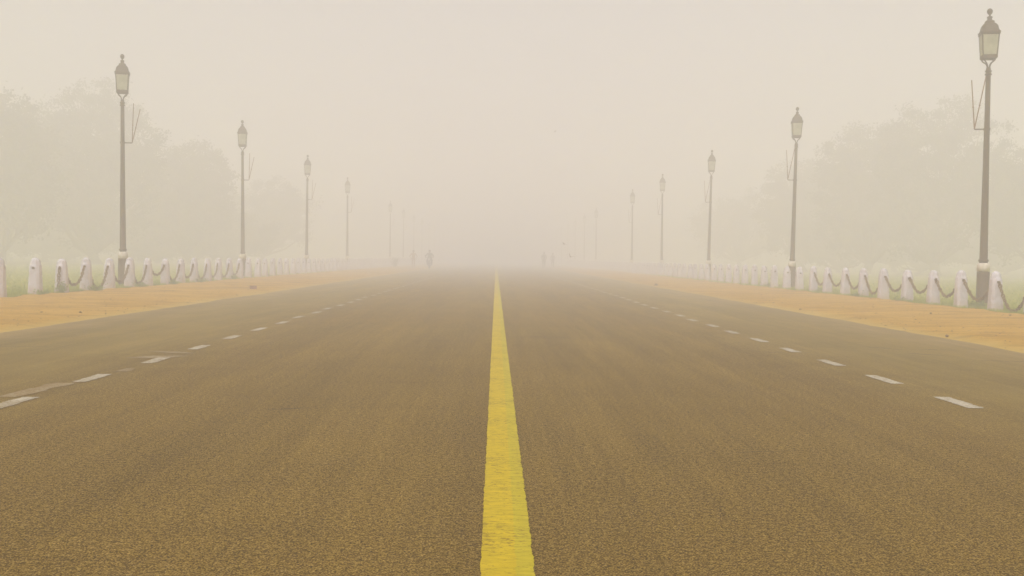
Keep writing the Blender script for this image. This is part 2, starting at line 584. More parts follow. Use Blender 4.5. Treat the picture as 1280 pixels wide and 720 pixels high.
for k in range(46):
    Z = 7.75 + 1.49 * k
    b = MB()
    L_ = 0.62 + random.uniform(-0.05, 0.05)
    dx = random.uniform(-0.02, 0.02)
    b.add(*ragged_patch(3.30 + dx, 3.415 + dx, Z - L_ / 2, Z + L_ / 2, 0.02, 0.014, 0.0045, 0, 14, k))
    b.build('lane_dash', white_p, road)
for k in range(46):
    Z = 7.15 + 1.49 * k
    b = MB()
    L_ = 0.58 + random.uniform(-0.06, 0.06)
    dx = random.uniform(-0.03, 0.03)
    b.add(*ragged_patch(-3.235 + dx, -3.12 + dx, Z - L_ / 2, Z + L_ / 2, 0.02, 0.016, 0.0045, 0, 14, 60 + k))
    b.build('lane_dash', white_p, road)
for x0, x1, y0, y1, sk in ((-3.42, -3.26, 7.45, 8.3, 0.05), (-3.22, -3.10, 9.15, 9.4, 0.0), (-3.55, -3.2, 10.35, 10.62, 0.2), (-3.25, -2.95, 10.9, 11.1, -0.3)):
    b = MB()
    b.add(*ragged_patch(x0, x1, y0, y1, 0.03, 0.03, 0.0032, sk, 5, x0 * 9))
    tag(b.build('worn_paint_smear', worn_p, road), 'faded remains of an older white line')
# hairline cracks
def crack(x0, y0, x1, y1, w, seed):
    n = 26
    vs, fs = [], []
    for i in range(n + 1):
        t = i / n
        x = x0 + (x1 - x0) * t
        y = y0 + (y1 - y0) * t + 0.05 * fbm(x + seed, y0, 2.5)
        hw = w * (0.35 + abs(fbm(x, seed, 5))) * math.sin(math.pi * min(max(t, 0.04), 0.96))
        vs += [(x, y - hw, 0.0038), (x, y + hw, 0.0038)]
    for i in range(n):
        k = 2 * i
        fs.append((k, k + 2, k + 3, k + 1))
    b = MB()
    b.add(vs, fs)
    b.build('crack', tar, road)
for i, a in enumerate([(-0.45, 13.7, 0.95, 13.85, 0.018), (-1.5, 13.6, -0.6, 13.72, 0.010), (0.5, 13.7, 1.5, 13.8, 0.014), (-5.3, 11.4, -4.6, 11.5, 0.020),
                       (-5.9, 10.3, -5.2, 10.8, 0.022), (4.6, 12.0, 4.95, 11.7, 0.035), (4.9, 12.6, 5.4, 12.5, 0.02), (4.4, 12.9, 4.8, 12.4, 0.025),
                       (5.0, 11.2, 5.6, 11.1, 0.02), (-1.6, 6.9, -1.1, 7.1, 0.009), (1.2, 5.6, 1.7, 5.7, 0.006), (2.9, 12.0, 3.3, 11.7, 0.018), (-2.6, 16.0, -1.9, 16.2, 0.02), (2.2, 20, 3.0, 20.2, 0.03)]):
    crack(*a, seed=i * 3.3)

# ------------------------------------------------------------------ bollards
def bollard_ring(w, d, ch, z, dx=0.0):
    a, c = w / 2, d / 2
    return [(dx + x, y, z) for x, y in ((-a + ch, -c), (a - ch, -c), (a, -c + ch), (a, c - ch), (a - ch, c), (-a + ch, c), (-a, c - ch), (-a, -c + ch))]
bollard_meshes = []
for s in range(4):
    r = random.Random(s)
    b = MB()
    H = 0.87
    rings = []
    j = lambda q: r.uniform(-q, q)
    rings.append(bollard_ring(0.280, 0.275, 0.045, -0.06))
    rings.append(bollard_ring(0.280 + j(.006), 0.275, 0.045, 0.02))
    rings.append(bollard_ring(0.262 + j(.005), 0.257, 0.047, 0.25, j(.003)))
    rings.append(bollard_ring(0.248 + j(.004), 0.242, 0.047, 0.48, j(.003)))
    rings.append(bollard_ring(0.231, 0.226, 0.050, 0.685))
    rings.append(bollard_ring(0.227, 0.222, 0.052, 0.700))
    rings.append(bollard_ring(0.208, 0.204, 0.056, 0.712))
    rings.append(bollard_ring(0.204, 0.200, 0.057, 0.755))
    for q in (18, 36, 52, 66, 78, 86):
        k = math.cos(math.radians(q))
        z = 0.755 + math.sin(math.radians(q)) * (H - 0.755)
        w = 0.204 * k
        rings.append(bollard_ring(w, w * 0.98, w * 0.29, z))
    b.loft(rings)
    me = b.mesh('bollard', boll_m, True)
    if hasattr(me, 'set_sharp_from_angle'): me.set_sharp_from_angle(angle=math.radians(40))
    bollard_meshes.append(me)
# eye bolt / socket on the face towards the next bollard
b = MB()
b.lathe([(0.030, 0.0), (0.030, 0.008), (0.022, 0.014), (0.012, 0.014)], 12)
ev = [Vector((0.022 * math.cos(q), 0.0, 0.022 * math.sin(q) + 0.028)) for q in (2 * math.pi * i / 10 for i in range(10))]
b.tube(ev, 0.007, 5, closed=True)
eye_mesh = b.mesh('chain_eye', hole_m, True)

ORD = ['first', 'second', 'third', 'fourth', 'fifth', 'sixth', 'seventh', 'eighth', 'ninth', 'tenth', 'eleventh', 'twelfth', 'thirteenth', 'fourteenth', 'fifteenth', 'sixteenth', 'seventeenth', 'eighteenth', 'nineteenth', 'twentieth', 'twenty-first', 'twenty-second']
def lampZ(side, n):
    return (1350 * 11.8 * (0.001642 + 0.00107 * n)) if side > 0 else (1350 * 11.8 * (0.00214 + 0.00107 * n))
MISSING = {1: (5,), -1: (4,)}
LAMPS = {s: [n for n in range(13) if n not in MISSING[s]] for s in (-1, 1)}
boll = {}
def z_boll(k):
    return 1350 * 10.8 * (0.0016 + 0.0001155 * k)
for side in (-1, 1):
    sname = 'left' if side < 0 else 'right'
    lz = [lampZ(side, n) for n in LAMPS[side]]
    cnt = {}
    for k in range(-1 if side > 0 else 0, 84):
        Z = z_boll(k) + (0.0 if k < 2 else random.uniform(-0.05, 0.05)) + (0.12 if (side < 0 and k == 1) else 0)
        X = (10.86 if side > 0 else -10.70 + (0.05 if k < 3 else 0)) + random.uniform(-0.02, 0.02)
        li = sum(1 for q in lz if q < Z) - 1
        c = cnt[li] = cnt.get(li, 0) + 1
        if li < 0:
            total = sum(1 for kk in range(-1 if side > 0 else 0, 84) if z_boll(kk) < lz[0])
            if side < 0:
                lab = ['white concrete bollard cut off by the left edge of the photo', 'white bollard left of the nearest lamp with a bare socket and no chain',
                       'white bollard with a loose chain hanging straight down its face', 'fourth white bollard from the left edge, a small weed clump at its foot',
                       'fifth white bollard from the left edge, its chain sagging to the fourth',
                       'white bollard just before the nearest left lamp post, its chain passing the post', 'white bollard hiding the foot of the nearest left lamp post'][min(k, 6)]
            else:
                lab = 'white concrete bollard just beyond the right edge, holding the last chain' if k < 0 else ('white concrete bollard at the right edge, in front of the nearest lamp post' if k == 0 else 'white bollard immediately left of the nearest right lamp post, holding two chains')
            grp = 'white bollards of the %s row' % sname
        elif li < 7:
            what = 'white bollard' if li < 2 else ('pale bollard' if li < 4 else 'faint bollard')
            lab = '%s in the %s row, %s one past the %s lamp post' % (what, sname, ORD[c - 1], ['nearest', 'second nearest', 'third', 'fourth', 'fifth', 'sixth', 'seventh'][li])
            grp = 'white bollards of the %s row' % sname
        else:
            lab = 'barely visible bollard in the fogged far end of the %s row' % sname
            grp = 'fog-faded far bollards of the %s row' % sname
        t = thing('bollard', (X, Z, 0), 0, lab, 'bollard', grp)
        t.rotation_euler = (random.uniform(-0.012, 0.012), random.uniform(-0.014, 0.014), random.uniform(-0.05, 0.05))
        t.scale = (random.uniform(0.97, 1.03), random.uniform(0.97, 1.03), random.uniform(0.975, 1.02))
        link('shaft', bollard_meshes[k % 4], t)
        if k < 34:
            e = link('chain_eye', eye_mesh, t)
            e.location = (0, -0.117, 0.635)
            e.rotation_euler = (math.radians(90), 0, 0)
            e2 = link('chain_eye', eye_mesh, t)
            e2.location = (0, 0.117, 0.635)
            e2.rotation_euler = (math.radians(-90), 0, 0)
        boll[(side, k)] = (X, Z)

# chains
def chain_mesh(span, sag, twist=0.0, hang=False):
    """links along a hanging curve from (0,0,0) to (0,-span,0)"""
    b = MB()
    pts = []
    if hang:
        pts = [Vector((0.006 * math.sin(i * 0.9), -0.012 - 0.05 * (i / 60.0), -0.60 * i / 60.0)) for i in range(61)]
    else:
        a = 1.0
        lo, hi = 0.05, 20.0
        for _ in range(60):
            a = (lo + hi) / 2
            s_ = a * (math.cosh(span / 2 / a) - 1)
            if s_ > sag: lo = a
            else: hi = a
        for i in range(161):
            y = -span * i / 160
            z = a * (math.cosh((y + span / 2) / a) - math.cosh(span / 2 / a))
            pts.append(Vector((0.012 * math.sin(i * 0.05), y, z)))
    L = [0.0]
    for i in range(1, len(pts)):
        L.append(L[-1] + (pts[i] - pts[i - 1]).length)
    pitch = 0.062
    n = int(L[-1] / pitch)
    def at(s):
        s = min(max(s, 0), L[-1])
        k = min(max(np.searchsorted(L, s), 1), len(L) - 1)
        t = (s - L[k - 1]) / max(L[k] - L[k - 1], 1e-6)
        return pts[k - 1].lerp(pts[k], t)
    for i in range(n):
        s = (i + 0.5) * pitch
        p = at(s)
        t = (at(s + 0.02) - at(s - 0.02)).normalized()
        side = t.cross(Vector((1, 0, 0))).normalized()
        q = Matrix.Rotation(math.radians(90 * (i % 2) + 20 * math.sin(i * 1.7)), 3, t)
        w = q @ side
        hl, hw = 0.046, 0.033
        ring = []
        for j in range(10):
            an = 2 * math.pi * j / 10
            cx, sx = math.cos(an), math.sin(an)
            ring.append(p + t * (hl * cx) + w * (hw * math.copysign(abs(sx) ** 0.75, sx)))
        b.tube(ring, 0.0115, 5, closed=True)
    return b
chain_cache = {}
def add_chain(side, k):
    (xa, za), (xb, zb) = boll[(side, k)], boll[(side, k - 1)]
    span = (za - zb) - 0.30
    sag = ({0: 0.37, 1: 0.34, 2: 0.40, 3: 0.36}[k % 4] if side > 0 else {0: 0.50, 1: 0.44, 2: 0.52, 3: 0.47}[k % 4])
    if side > 0 and k in (0, 1, 5): sag = {0: 0.60, 1: 0.42, 5: 0.50}[k]
    if side < 0 and k in (3, 4): sag = {3: 0.45, 4: 0.58}[k]
    if side < 0 and k == 7: sag = 0.30
    key = (round(span, 2), sag)
    if key not in chain_cache:
        chain_cache[key] = chain_mesh(span, sag).mesh('chain', chain_m, True)
    o = link('chain', chain_cache[key])
    o.location = ((xa), za - 0.155, 0.635)
    o.rotation_euler = (0, 0, -math.atan2(xa - xb, za - zb) * 1.0)
    return o
for k in range(0, 9):
    o = add_chain(1, k)
    lab = ['rusty chain leaving the frame from the bollard at the right edge',
           'rusty chain sagging in front of the nearest right lamp post'][k] if k < 2 else \
          'rusty chain hung between the %s and %s bollards left of the nearest right lamp post' % (ORD[k - 2], ORD[k - 1])
    tag(o, lab, 'chain', 'rusty chains of the right bollard row')
for k in range(3, 14):
    o = add_chain(-1, k)
    if k <= 5:
        lab = 'rusty chain hung between the %s and %s bollards from the left edge' % (ORD[k - 1], ORD[k])
    elif k == 6:
        lab = 'rusty chain sagging past the foot of the nearest left lamp post'
    else:
        lab = 'rusty chain between the %s and %s bollards past the nearest left lamp post' % (ORD[k - 7], ORD[k - 6])
    tag(o, lab, 'chain', 'rusty chains of the left bollard row')
o = chain_mesh(0, 0, hang=True).build('chain', chain_m, None, True)
o.location = (boll[(-1, 2)][0] + 0.0, boll[(-1, 2)][1] - 0.15, 0.64)
tag(o, 'loose chain hanging straight down the face of the third bollard from the left', 'chain', 'rusty chains of the left bollard row')

# ------------------------------------------------------------------ street lamps
def sqring(hw, ch, z):
    return [(x, y, z) for x, y in ((-hw + ch, -hw), (hw - ch, -hw), (hw, -hw + ch), (hw, hw - ch), (hw - ch, hw), (-hw + ch, hw), (-hw, hw - ch), (-hw, -hw + ch))]
def make_lamp():
    t = thing('street_lamp', (0, 0, 0))
    K = Matrix.Diagonal((0.86, 0.86, 1.0, 1.0))
    b = MB()
    b.lathe([(0.155, -0.05), (0.155, 0.03), (0.150, 0.05), (0.147, 0.84)], 20)
    b.build('post_base', post_m, t, True)
    b = MB()
    b.lathe([(0.150, 0.842), (0.149, 1.0), (0.135, 1.035), (0.112, 1.05)], 20)
    b.build('painted_band', band_m, t, True)
    b = MB()
    b.lathe([(0.098, 1.045), (0.098, 1.08), (0.116, 1.09), (0.116, 1.13), (0.094, 1.14), (0.082, 2.4), (0.072, 3.4), (0.062, 4.6), (0.056, 5.6)], 18)
    b.build('shaft', post_m, t, True)
    b = MB()
    b.lathe([(0.058, 5.602), (0.080, 5.61), (0.080, 5.635), (0.062, 5.645), (0.060, 5.68), (0.078, 5.69), (0.078, 5.71), (0.058, 5.72), (0.050, 5.78), (0.035, 5.80)], 16)
    b.build('collar', post_m, t, True)
    # four curved arms that carry the lantern
    for q in range(4):
        M = K @ Matrix.Rotation(math.radians(45 + 90 * q), 4, 'Z')
        b = MB()
        pts = [(0.030, 0, 5.76), (0.042, 0, 5.82), (0.062, 0, 5.86), (0.10, 0, 5.90), (0.150, 0, 5.925), (0.195, 0, 5.955), (0.222, 0, 6.005)]
        b.tube(pts, [0.022, 0.020, 0.018, 0.018, 0.018, 0.018, 0.016], 6, M=M)
        b.build('support_arm', post_m, t, True)
    lan = MB()
    lan.loft([sqring(0.185, 0.03, 5.99), sqring(0.205, 0.03, 6.02), sqring(0.205, 0.03, 6.07), sqring(0.190, 0.03, 6.085)], M=K)
    z0, z1 = 6.085, 6.58
    for q in range(4):
        M = K @ Matrix.Rotation(math.radians(45 + 90 * q), 4, 'Z')
        lan.tube([(0.198 * 1.30, 0, z0 - 0.02), (0.235 * 1.32, 0, z1 + 0.02)], 0.019, 6, M=M)
    lan.loft([sqring(0.238, 0.03, 6.56), sqring(0.252, 0.03, 6.575), sqring(0.252, 0.03, 6.60), sqring(0.235, 0.03, 6.61)], M=K)
    lo = lan.build('lantern_frame', post_m, t)
    for q in range(4):
        M = K @ Matrix.Rotation(math.radians(90 * q), 4, 'Z')
        b = MB()
        h0, h1 = 0.172, 0.214
        d0, d1 = 0.188, 0.228
        b.add([(-h0, -d0, 6.087), (h0, -d0, 6.087), (h1, -d1, 6.565), (-h1, -d1, 6.565),
               (-h0, -d0 + .006, 6.087), (h0, -d0 + .006, 6.087), (h1, -d1 + .006, 6.565), (-h1, -d1 + .006, 6.565)],
              [(0, 1, 2, 3), (7, 6, 5, 4), (0, 4, 5, 1), (1, 5, 6, 2), (2, 6, 7, 3), (3, 7, 4, 0)], 0, M)
        b.build('glass_pane', glass_m, lo)
    b = MB()
    b.lathe([(0.02, 6.09), (0.035, 6.13), (0.035, 6.17), (0.05, 6.22), (0.066, 6.30), (0.06, 6.38), (0.035, 6.43), (0.008, 6.445)], 12)
    b.build('bulb', bulb_m, lo, True)
    b = MB()
    b.loft([sqring(0.262, 0.05, 6.612), sqring(0.262, 0.05, 6.64), sqring(0.240, 0.05, 6.655), sqring(0.222, 0.06, 6.69), sqring(0.212, 0.06, 6.74),
            sqring(0.198, 0.06, 6.785), sqring(0.170, 0.055, 6.825), sqring(0.138, 0.05, 6.850), sqring(0.120, 0.045, 6.855), sqring(0.118, 0.045, 6.90),
            sqring(0.100, 0.04, 6.915), sqring(0.062, 0.026, 6.925), sqring(0.052, 0.02, 6.98), sqring(0.070, 0.028, 6.99), sqring(0.066, 0.026, 7.01), sqring(0.03, 0.012, 7.03)], M=K)
    b.build('roof', post_m, lo)
    b = MB()
    b.lathe([(0.022, 7.03), (0.018, 7.06), (0.030, 7.065), (0.052, 7.09), (0.066, 7.13), (0.064, 7.165), (0.045, 7.195), (0.018, 7.212), (0.005, 7.215)], 14)
    b.build('finial', post_m, lo, True)
    return t
def make_bracket(t, side, lean):
    """the bent flag holder on the road side of the shaft"""
    b = MB()
    s = -side
    zb = 4.30 if side > 0 else 4.46
    x1 = s * 0.285
    b.tube([(s * 0.06, 0, zb), (s * 0.16, 0, zb), (x1, 0, zb)], 0.017, 6)
    b.lathe([(0.076, zb - 0.03), (0.076, zb + 0.03)], 14)
    br = b.build('flag_bracket', post_m, t, False)
    if side > 0:
        ends = ((x1 - 0.08, 0.05, zb + 1.20), (-0.055, -0.03, zb + 1.28))
    else:
        ends = ((x1 + 0.04, 0.02, zb + 1.24), (x1 + 0.24, -0.05, zb + 1.06))
    for e in ends:
        b = MB()
        b.tube([(x1, 0, zb + 0.01), e], [0.015, 0.012], 6)
        b.lathe([(0.02, -0.015), (0.02, 0.015)], 6, M=Matrix.Translation(Vector((x1, 0, zb)).lerp(Vector(e), 0.45)))
        b.build('rod', rod_m, br)
proto = {}
for side in (-1, 1):
    t = make_lamp()
    make_bracket(t, side, 0)
    proto[side] = t
LEAN = {(-1, 0): -0.007, (-1, 1): -0.010, (1, 0): 0.0, (1, 1): 0.013, (1, 2): 0.012, (-1, 2): 0.003}
for side in (-1, 1):
    sname = 'left' if side < 0 else 'right'
    for i, n in enumerate(LAMPS[side]):
        t = proto[side] if i == 0 else copy_tree(proto[side])
        Z = lampZ(side, n)
        if side < 0 and n in (1, 2): Z *= {1: 0.981, 2: 0.981}[n]
        t.location = (11.88 if side > 0 else -11.70, Z, 0)
        t.rotation_euler = (0, LEAN.get((side, n), random.uniform(-0.006, 0.006)), math.radians((16 if n == 0 else 9) if side < 0 else (-13 if n == 0 else -9)))
        which = ['nearest', 'second nearest', 'third nearest', 'fourth nearest', 'fifth', 'sixth', 'seventh', 'eighth', 'ninth', 'tenth', 'eleventh', 'last'][i]
        what = ['tall dark', 'tall brown', 'hazy brown', 'pale hazy', 'faint grey', 'faint grey', 'barely visible', 'barely visible'][min(i, 7)]
        lab = '%s lantern post, %s in the row on the %s, behind the bollards' % (what, which, sname)
        if side > 0 and i == 0: lab = 'tallest lantern post, at the right edge, square glass lantern and white band at foot'
        if side < 0 and i == 0: lab = 'tallest lantern post on the left, dark against the foggy trees'
        tag(t, lab, 'street lamp', 'lantern posts along both sides of the road')

# ------------------------------------------------------------------ trees
def make_tree(X, Y, H, hw, base, seed, mat, label, lobes=None, leaf=0.30, n_cl=120, per=90, group='trees on the lawn'):
    r = np.random.default_rng(seed)
    t = thing('tree', (X, Y, -0.03), 0, label, 'tree', group)
    cz = (H + base) / 2
    hz = (H - base) / 2
    # lobes: lumps of the crown
    if lobes is None:
        lobes = []
        for i in range(26):
            u = 1 - 2 * (i + 0.5) / 26
            a = i * 2.39996 + r.uniform(-0.3, 0.3)
            lr = r.uniform(0.24, 0.36) * min(hw, hz)
            k = r.uniform(0.90, 1.03)
            rr = math.sqrt(max(0.0, 1 - u * u)) if u > -0.2 else math.sqrt(max(0.0, 1 - 0.6 * u * u))
            lobes.append((rr * (hw - lr) * k * math.cos(a), rr * (hw - lr) * k * math.sin(a), cz + u * (hz - lr * (0.9 if u > 0 else 1.0)) * k, lr))
        for i in range(6):
            a = i * 1.05
            lobes.append((0.4 * hw * math.cos(a), 0.4 * hw * math.sin(a), cz + r.uniform(-0.4, 0.3) * hz, 0.40 * hw))
    cents = []
    tot = sum(l[3] ** 2 for l in lobes)
    for (lx, ly, lz, lr) in lobes:
        m = int(n_cl * lr ** 2 / tot) + 1
        d = r.normal(size=(m, 3))
        d /= np.linalg.norm(d, axis=1)[:, None]
        rad = lr * (0.35 + 0.65 * r.random(m) ** 0.6)
        cents.append(np.array([lx, ly, lz]) + d * rad[:, None])
    cents = np.vstack(cents)
    cents = cents[cents[:, 2] > base * 0.75]
    K = len(cents)
    cr = r.uniform(0.45, 0.95, K)
    P = np.repeat(cents, per, 0) + r.normal(size=(K * per, 3)) * np.repeat(cr, per)[:, None] * np.array([0.55, 0.55, 0.42])
    N_ = len(P)
    a = r.normal(size=(N_, 3)); a /= np.linalg.norm(a, axis=1)[:, None]
    c = np.cross(a, r.normal(size=(N_, 3))); c /= np.linalg.norm(c, axis=1)[:, None]
    s = leaf * r.uniform(0.6, 1.3, N_)[:, None]
    V = np.empty((N_, 4, 3))
    V[:, 0] = P - a * s * 0.5; V[:, 1] = P + c * s * 0.28; V[:, 2] = P + a * s * 0.5; V[:, 3] = P - c * s * 0.28
    V = V.reshape(-1, 3)
    me = bpy.data.meshes.new('crown')
    me.vertices.add(len(V)); me.vertices.foreach_set('co', V.ravel())
    me.loops.add(N_ * 4); me.loops.foreach_set('vertex_index', np.arange(N_ * 4))
    me.polygons.add(N_); me.polygons.foreach_set('loop_start', np.arange(N_) * 4)
    me.materials.append(mat)
    me.update()
    link('crown', me, t)
    b = MB()
    tr = 0.032 * H
    lean = r.uniform(-0.4, 0.4, 2)
    fork = base * r.uniform(0.75, 1.0)
    top = np.array([lean[0], lean[1], fork])
    b.tube([(0, 0, -0.3), (0, 0, 0.1), (lean[0] * .3, lean[1] * .3, fork * .4), tuple(top)], [tr * 1.5, tr * 1.15, tr * 0.9, tr * 0.8], 10)
    for (lx, ly, lz, lr) in lobes:
        e = np.array([lx, ly, lz])
        mid = top + (e - top) * 0.5 + np.array([0, 0, -0.08 * hw]) + r.normal(size=3) * 0.2
        b.tube([tuple(top - np.array([0, 0, 0.1])), tuple(mid), tuple(e)], [tr * 0.5, tr * 0.32, tr * 0.12], 7)
        for _ in range(4):
            d = r.normal(size=3); d /= np.linalg.norm(d)
            b.tube([tuple(mid + (e - mid) * r.random()), tuple(e + d * lr * 0.8)], [tr * 0.16, tr * 0.05], 5)
    b.build('trunk', bark, t, True)
    return t
def tree_at(px_, ytop, Z, hwpx, base, seed, label, mat=None, **kw):
    Z *= 0.92
    X, H = px(px_, ytop, Z)
    return make_tree(X, Z, H, 1.12 * hwpx * Z / F, base, seed, mat or foliage, label, **kw)
tree_at(5, 108, 92, 70, 1.2, 1, 'dense round tree at the left edge, darkest crown on the left', n_cl=460)
tree_at(122, 98, 106, 82, 1.2, 2, 'tallest foggy tree on the left, rising behind the nearest left lamp', n_cl=500)
tree_at(236, 174, 118, 60, 1.2, 3, 'lower foggy tree left of the second left lamp post', foliage2, n_cl=360)
tree_at(330, 222, 150, 66, 1.2, 4, 'very faint tree just right of the second left lamp post', n_cl=300)
tree_at(-85, 130, 100, 85, 1.2, 5, 'tree outside the left edge whose crown closes the left tree group', foliage2, n_cl=300)
tree_at(178, 205, 140, 90, 1.2, 21, 'faint far tree filling in between the tall left tree and its lower neighbour', n_cl=260)
tree_at(1085, 150, 112, 66, 1.2, 6, 'foggy tree left of the tallest right-hand crown', foliage2, n_cl=420)
tree_at(1172, 118, 104, 86, 1.2, 7, 'tallest foggy tree on the right, between the two nearest right lamp posts', n_cl=440)
tree_at(1300, 180, 96, 66, 1.2, 8, 'lower foggy tree at the right edge beyond the nearest right lamp', n_cl=300)
tree_at(1005, 192, 132, 56, 1.2, 9, 'faint tree behind the second right lamp post', foliage2, n_cl=300)
for i, (x_, y_, w_, lb) in enumerate(((-10, 262, 60, 'low far tree filling the haze at the left edge'), (85, 255, 60, 'low far tree in the haze left of the nearest left lamp'), (200, 258, 60, 'low far tree in the haze between the first two left lamps'),
        (285, 262, 55, 'low far tree in the haze just left of the second left lamp'), (1050, 262, 60, 'low far tree in the haze right of the second right lamp'), (1150, 256, 60, 'low far tree in the haze under the tallest right crown'), (1262, 258, 60, 'low far tree in the haze right of the nearest right lamp'))):
    tree_at(x_, y_, 128, w_, 0.5, 60 + i, lb, foliage2, n_cl=260)
tree_at(60, 205, 130, 95, 1.2, 24, 'faint far tree filling the gap under the dark left crown', n_cl=260)
tree_at(1240, 215, 130, 95, 1.2, 25, 'faint far tree filling the gap behind the nearest right lamp post', n_cl=260)
tree_at(925, 232, 165, 60, 1.2, 10, 'barely visible tree right of the third right lamp post', n_cl=220)
tree_at(1120, 225, 140, 100, 1.2, 22, 'faint far tree behind the gap under the right tree pair', n_cl=260)

# far-off shrub by the left bollards
X_, _ = px(494, 325, 104)
def make_shrub(X, Y, H, w, seed, mat, label, name='shrub', cat='shrub', leaf=0.07, n=500, group=None):
    r = np.random.default_rng(seed)
    t = thing(name, (X, Y, 0), 0, label, cat, group)
    b = MB()
    st = []
    for i in range(9):
        a = r.uniform(0, 2 * math.pi)
        e = np.array([w * r.uniform(.3, 1) * math.cos(a), w * r.uniform(.3, 1) * math.sin(a), H * r.uniform(0.55, 1.0)])
        st.append(e)
        b.tube([(0, 0, -0.02), tuple(e * np.array([.35, .35, .55])), tuple(e)], [leaf * .12, leaf * .09, leaf * .05], 4)
    b.build('stem', weed_m if name != 'shrub' else bark, t)
    b = MB()
    for i in range(n):
        e = st[i % len(st)]
        q = r.uniform(0.25, 1.05)
        p = Vector(e * np.array([q ** 1.5, q ** 1.5, q]) + r.normal(size=3) * leaf * 0.8)
        if p.z < 0.005: p.z = 0.01
        a = Vector(r.normal(size=3)).normalized()
        c = a.cross(Vector(r.normal(size=3))).normalized()
        s = leaf * r.uniform(0.6, 1.2)
        b.add([p - a * s * .5, p + c * s * .3, p + a * s * .5, p - c * s * .3], [(0, 1, 2, 3)])
    b.build('foliage', mat, t)
    return t
make_shrub(X_, 104, 0.95, 0.6, 31, foliage, 'low dim shrub in the fog by the far left bollards', leaf=0.12, n=320)

# weeds at the feet of the bollards
weeds = [(-1, 2, 0.14, -0.18, 0.26, 0.20, 'leafy green weed clump at the foot of the third bollard from the left'),
         (-1, 3, 0.34, -0.12, 0.17, 0.32, 'low spreading weed clump between the third and fourth bollards from the left'),
         (-1, 1, 0.30, -0.10, 0.10, 0.20, 'short dry weed clump right of the second bollard from the left'),
         (-1, 5, 0.30, 0.0, 0.13, 0.22, 'short weed clump just before the nearest left lamp post'),
         (-1, 7, 0.25, 0.1, 0.14, 0.22, 'short weed clump between the first and second bollards past the nearest left lamp'),
         (-1, 9, 0.25, 0.0, 0.16, 0.25, 'short weed clump by the third bollard past the nearest left lamp'),
         (-1, 12, 0.25, 0.0, 0.18, 0.28, 'weed clump by the bollards before the second left lamp post'),
         (1, 1, 0.30, 0.0, 0.14, 0.26, 'weed clump at the foot of the nearest right lamp post'),
         (1, 3, -0.25, -0.1, 0.10, 0.24, 'short weed clump right of the third bollard left of the big right lamp'),
         (1, 5, -0.25, 0.0, 0.10, 0.22, 'low grass weed clump right of the fourth bollard left of the big right lamp'),
         (1, 8, 0.2, -0.1, 0.10, 0.22, 'low weed clump beside the farthest chained right bollard'),
         (1, 12, 0.1, -0.1, 0.14, 0.28, 'weed clump just past the second right lamp post')]
for i, (s, k, dx, dz, h, w, lab) in enumerate(weeds):
    bx_, bz_ = boll[(s, k)]
    make_shrub(bx_ + dx, bz_ + dz - 0.1, h, w, 50 + i, weed_m, lab, 'weed_clump', 'weed', 0.05, 260, 'weeds along the bollards')

# grass (nobody could count it)
def grass_patch(name, n, xr, yr, hmin, hmax, wid, seed, edge=False):
    r = np.random.default_rng(seed)
    vs, fs = [], []
    x = r.uniform(xr[0], xr[1], n)
    y = yr[0] * (yr[1] / yr[0]) ** r.random(n)
    if edge:
        x = xr[0] + (xr[1] - xr[0]) * r.random(n) ** 2.2
    mask = np.array([fbm(a, c, 0.9) > -0.28 + r.uniform(-0.2, 0.2) for a, c in zip(x, y)])
    x, y = x[mask], y[mask]
    n = len(x)
    h = r.uniform(hmin, hmax, n); a = r.uniform(0, 2 * math.pi, n); l = r.uniform(0.1, 0.8, n) * h
    w = wid * r.uniform(0.6, 1.3, n) * (y / 30.0) ** 0.6
    la = r.uniform(0, 2 * math.pi, n)
    V = np.zeros((2, n, 3, 3))
    for i, sd in enumerate((-1, 1)):
        V[i, :, 0] = np.stack([sd * x - w * np.cos(a), y - w * np.sin(a), np.full(n, -0.03)], 1)
        V[i, :, 1] = np.stack([sd * x + w * np.cos(a), y + w * np.sin(a), np.full(n, -0.03)], 1)
        V[i, :, 2] = np.stack([sd * x + l * np.cos(la), y + l * np.sin(la), h - 0.03], 1)
    V = V.reshape(-1, 3)
    m = len(V) // 3
    me = bpy.data.meshes.new(name)
    me.vertices.add(len(V)); me.vertices.foreach_set('co', V.ravel())
    me.loops.add(m * 3); me.loops.foreach_set('vertex_index', np.arange(m * 3))
    me.polygons.add(m); me.polygons.foreach_set('loop_start', np.arange(m) * 3)
    me.materials.append(grass_m)
    me.update()
    tag(link(name, me), 'short green grass along the bollards and over the lawn', 'grass', kind='stuff')
grass_patch('verge_grass', 38000, (10.62, 12.6), (20, 75), 0.05, 0.13, 0.010, 5, True)
grass_patch('lawn_grass', 60000, (11.0, 40.0), (20, 90), 0.04, 0.09, 0.022, 6)

# ------------------------------------------------------------------ stones, brick, pebbles
def stone(X, Y, s, seed, mat, label, name='stone', squash=0.6):
    r = np.random.default_rng(seed)
    import bmesh
    bm = bmesh.new()
    bmesh.ops.create_icosphere(bm, subdivisions=2, radius=1.0)
    for v in bm.verts:
        k = 1 + 0.35 * noise.fractal(v.co * 1.3 + Vector((seed, 0, 0)), 1.0, 2.0, 3)
        v.co = Vector((v.co.x * s * k * r.uniform(.95, 1.05), v.co.y * s * 0.8 * k, v.co.z * s * squash * k))
    me = bpy.data.meshes.new(name)
    bm.to_mesh(me); bm.free()
    me.materials.append(mat)
    o = link(name, me)
    o.location = (X, Y, 0.02 + s * squash * 0.45)
    o.rotation_euler = (0, 0, r.uniform(0, 6.28))
    tag(o, label, 'stone', 'small stones on the sandy shoulders')
def gpt(x, y):
    hor = 323.0 + (x - 620.0) * roll
    Z = F / (y - hor)
    return (x - 620.0) * Z / F, Z
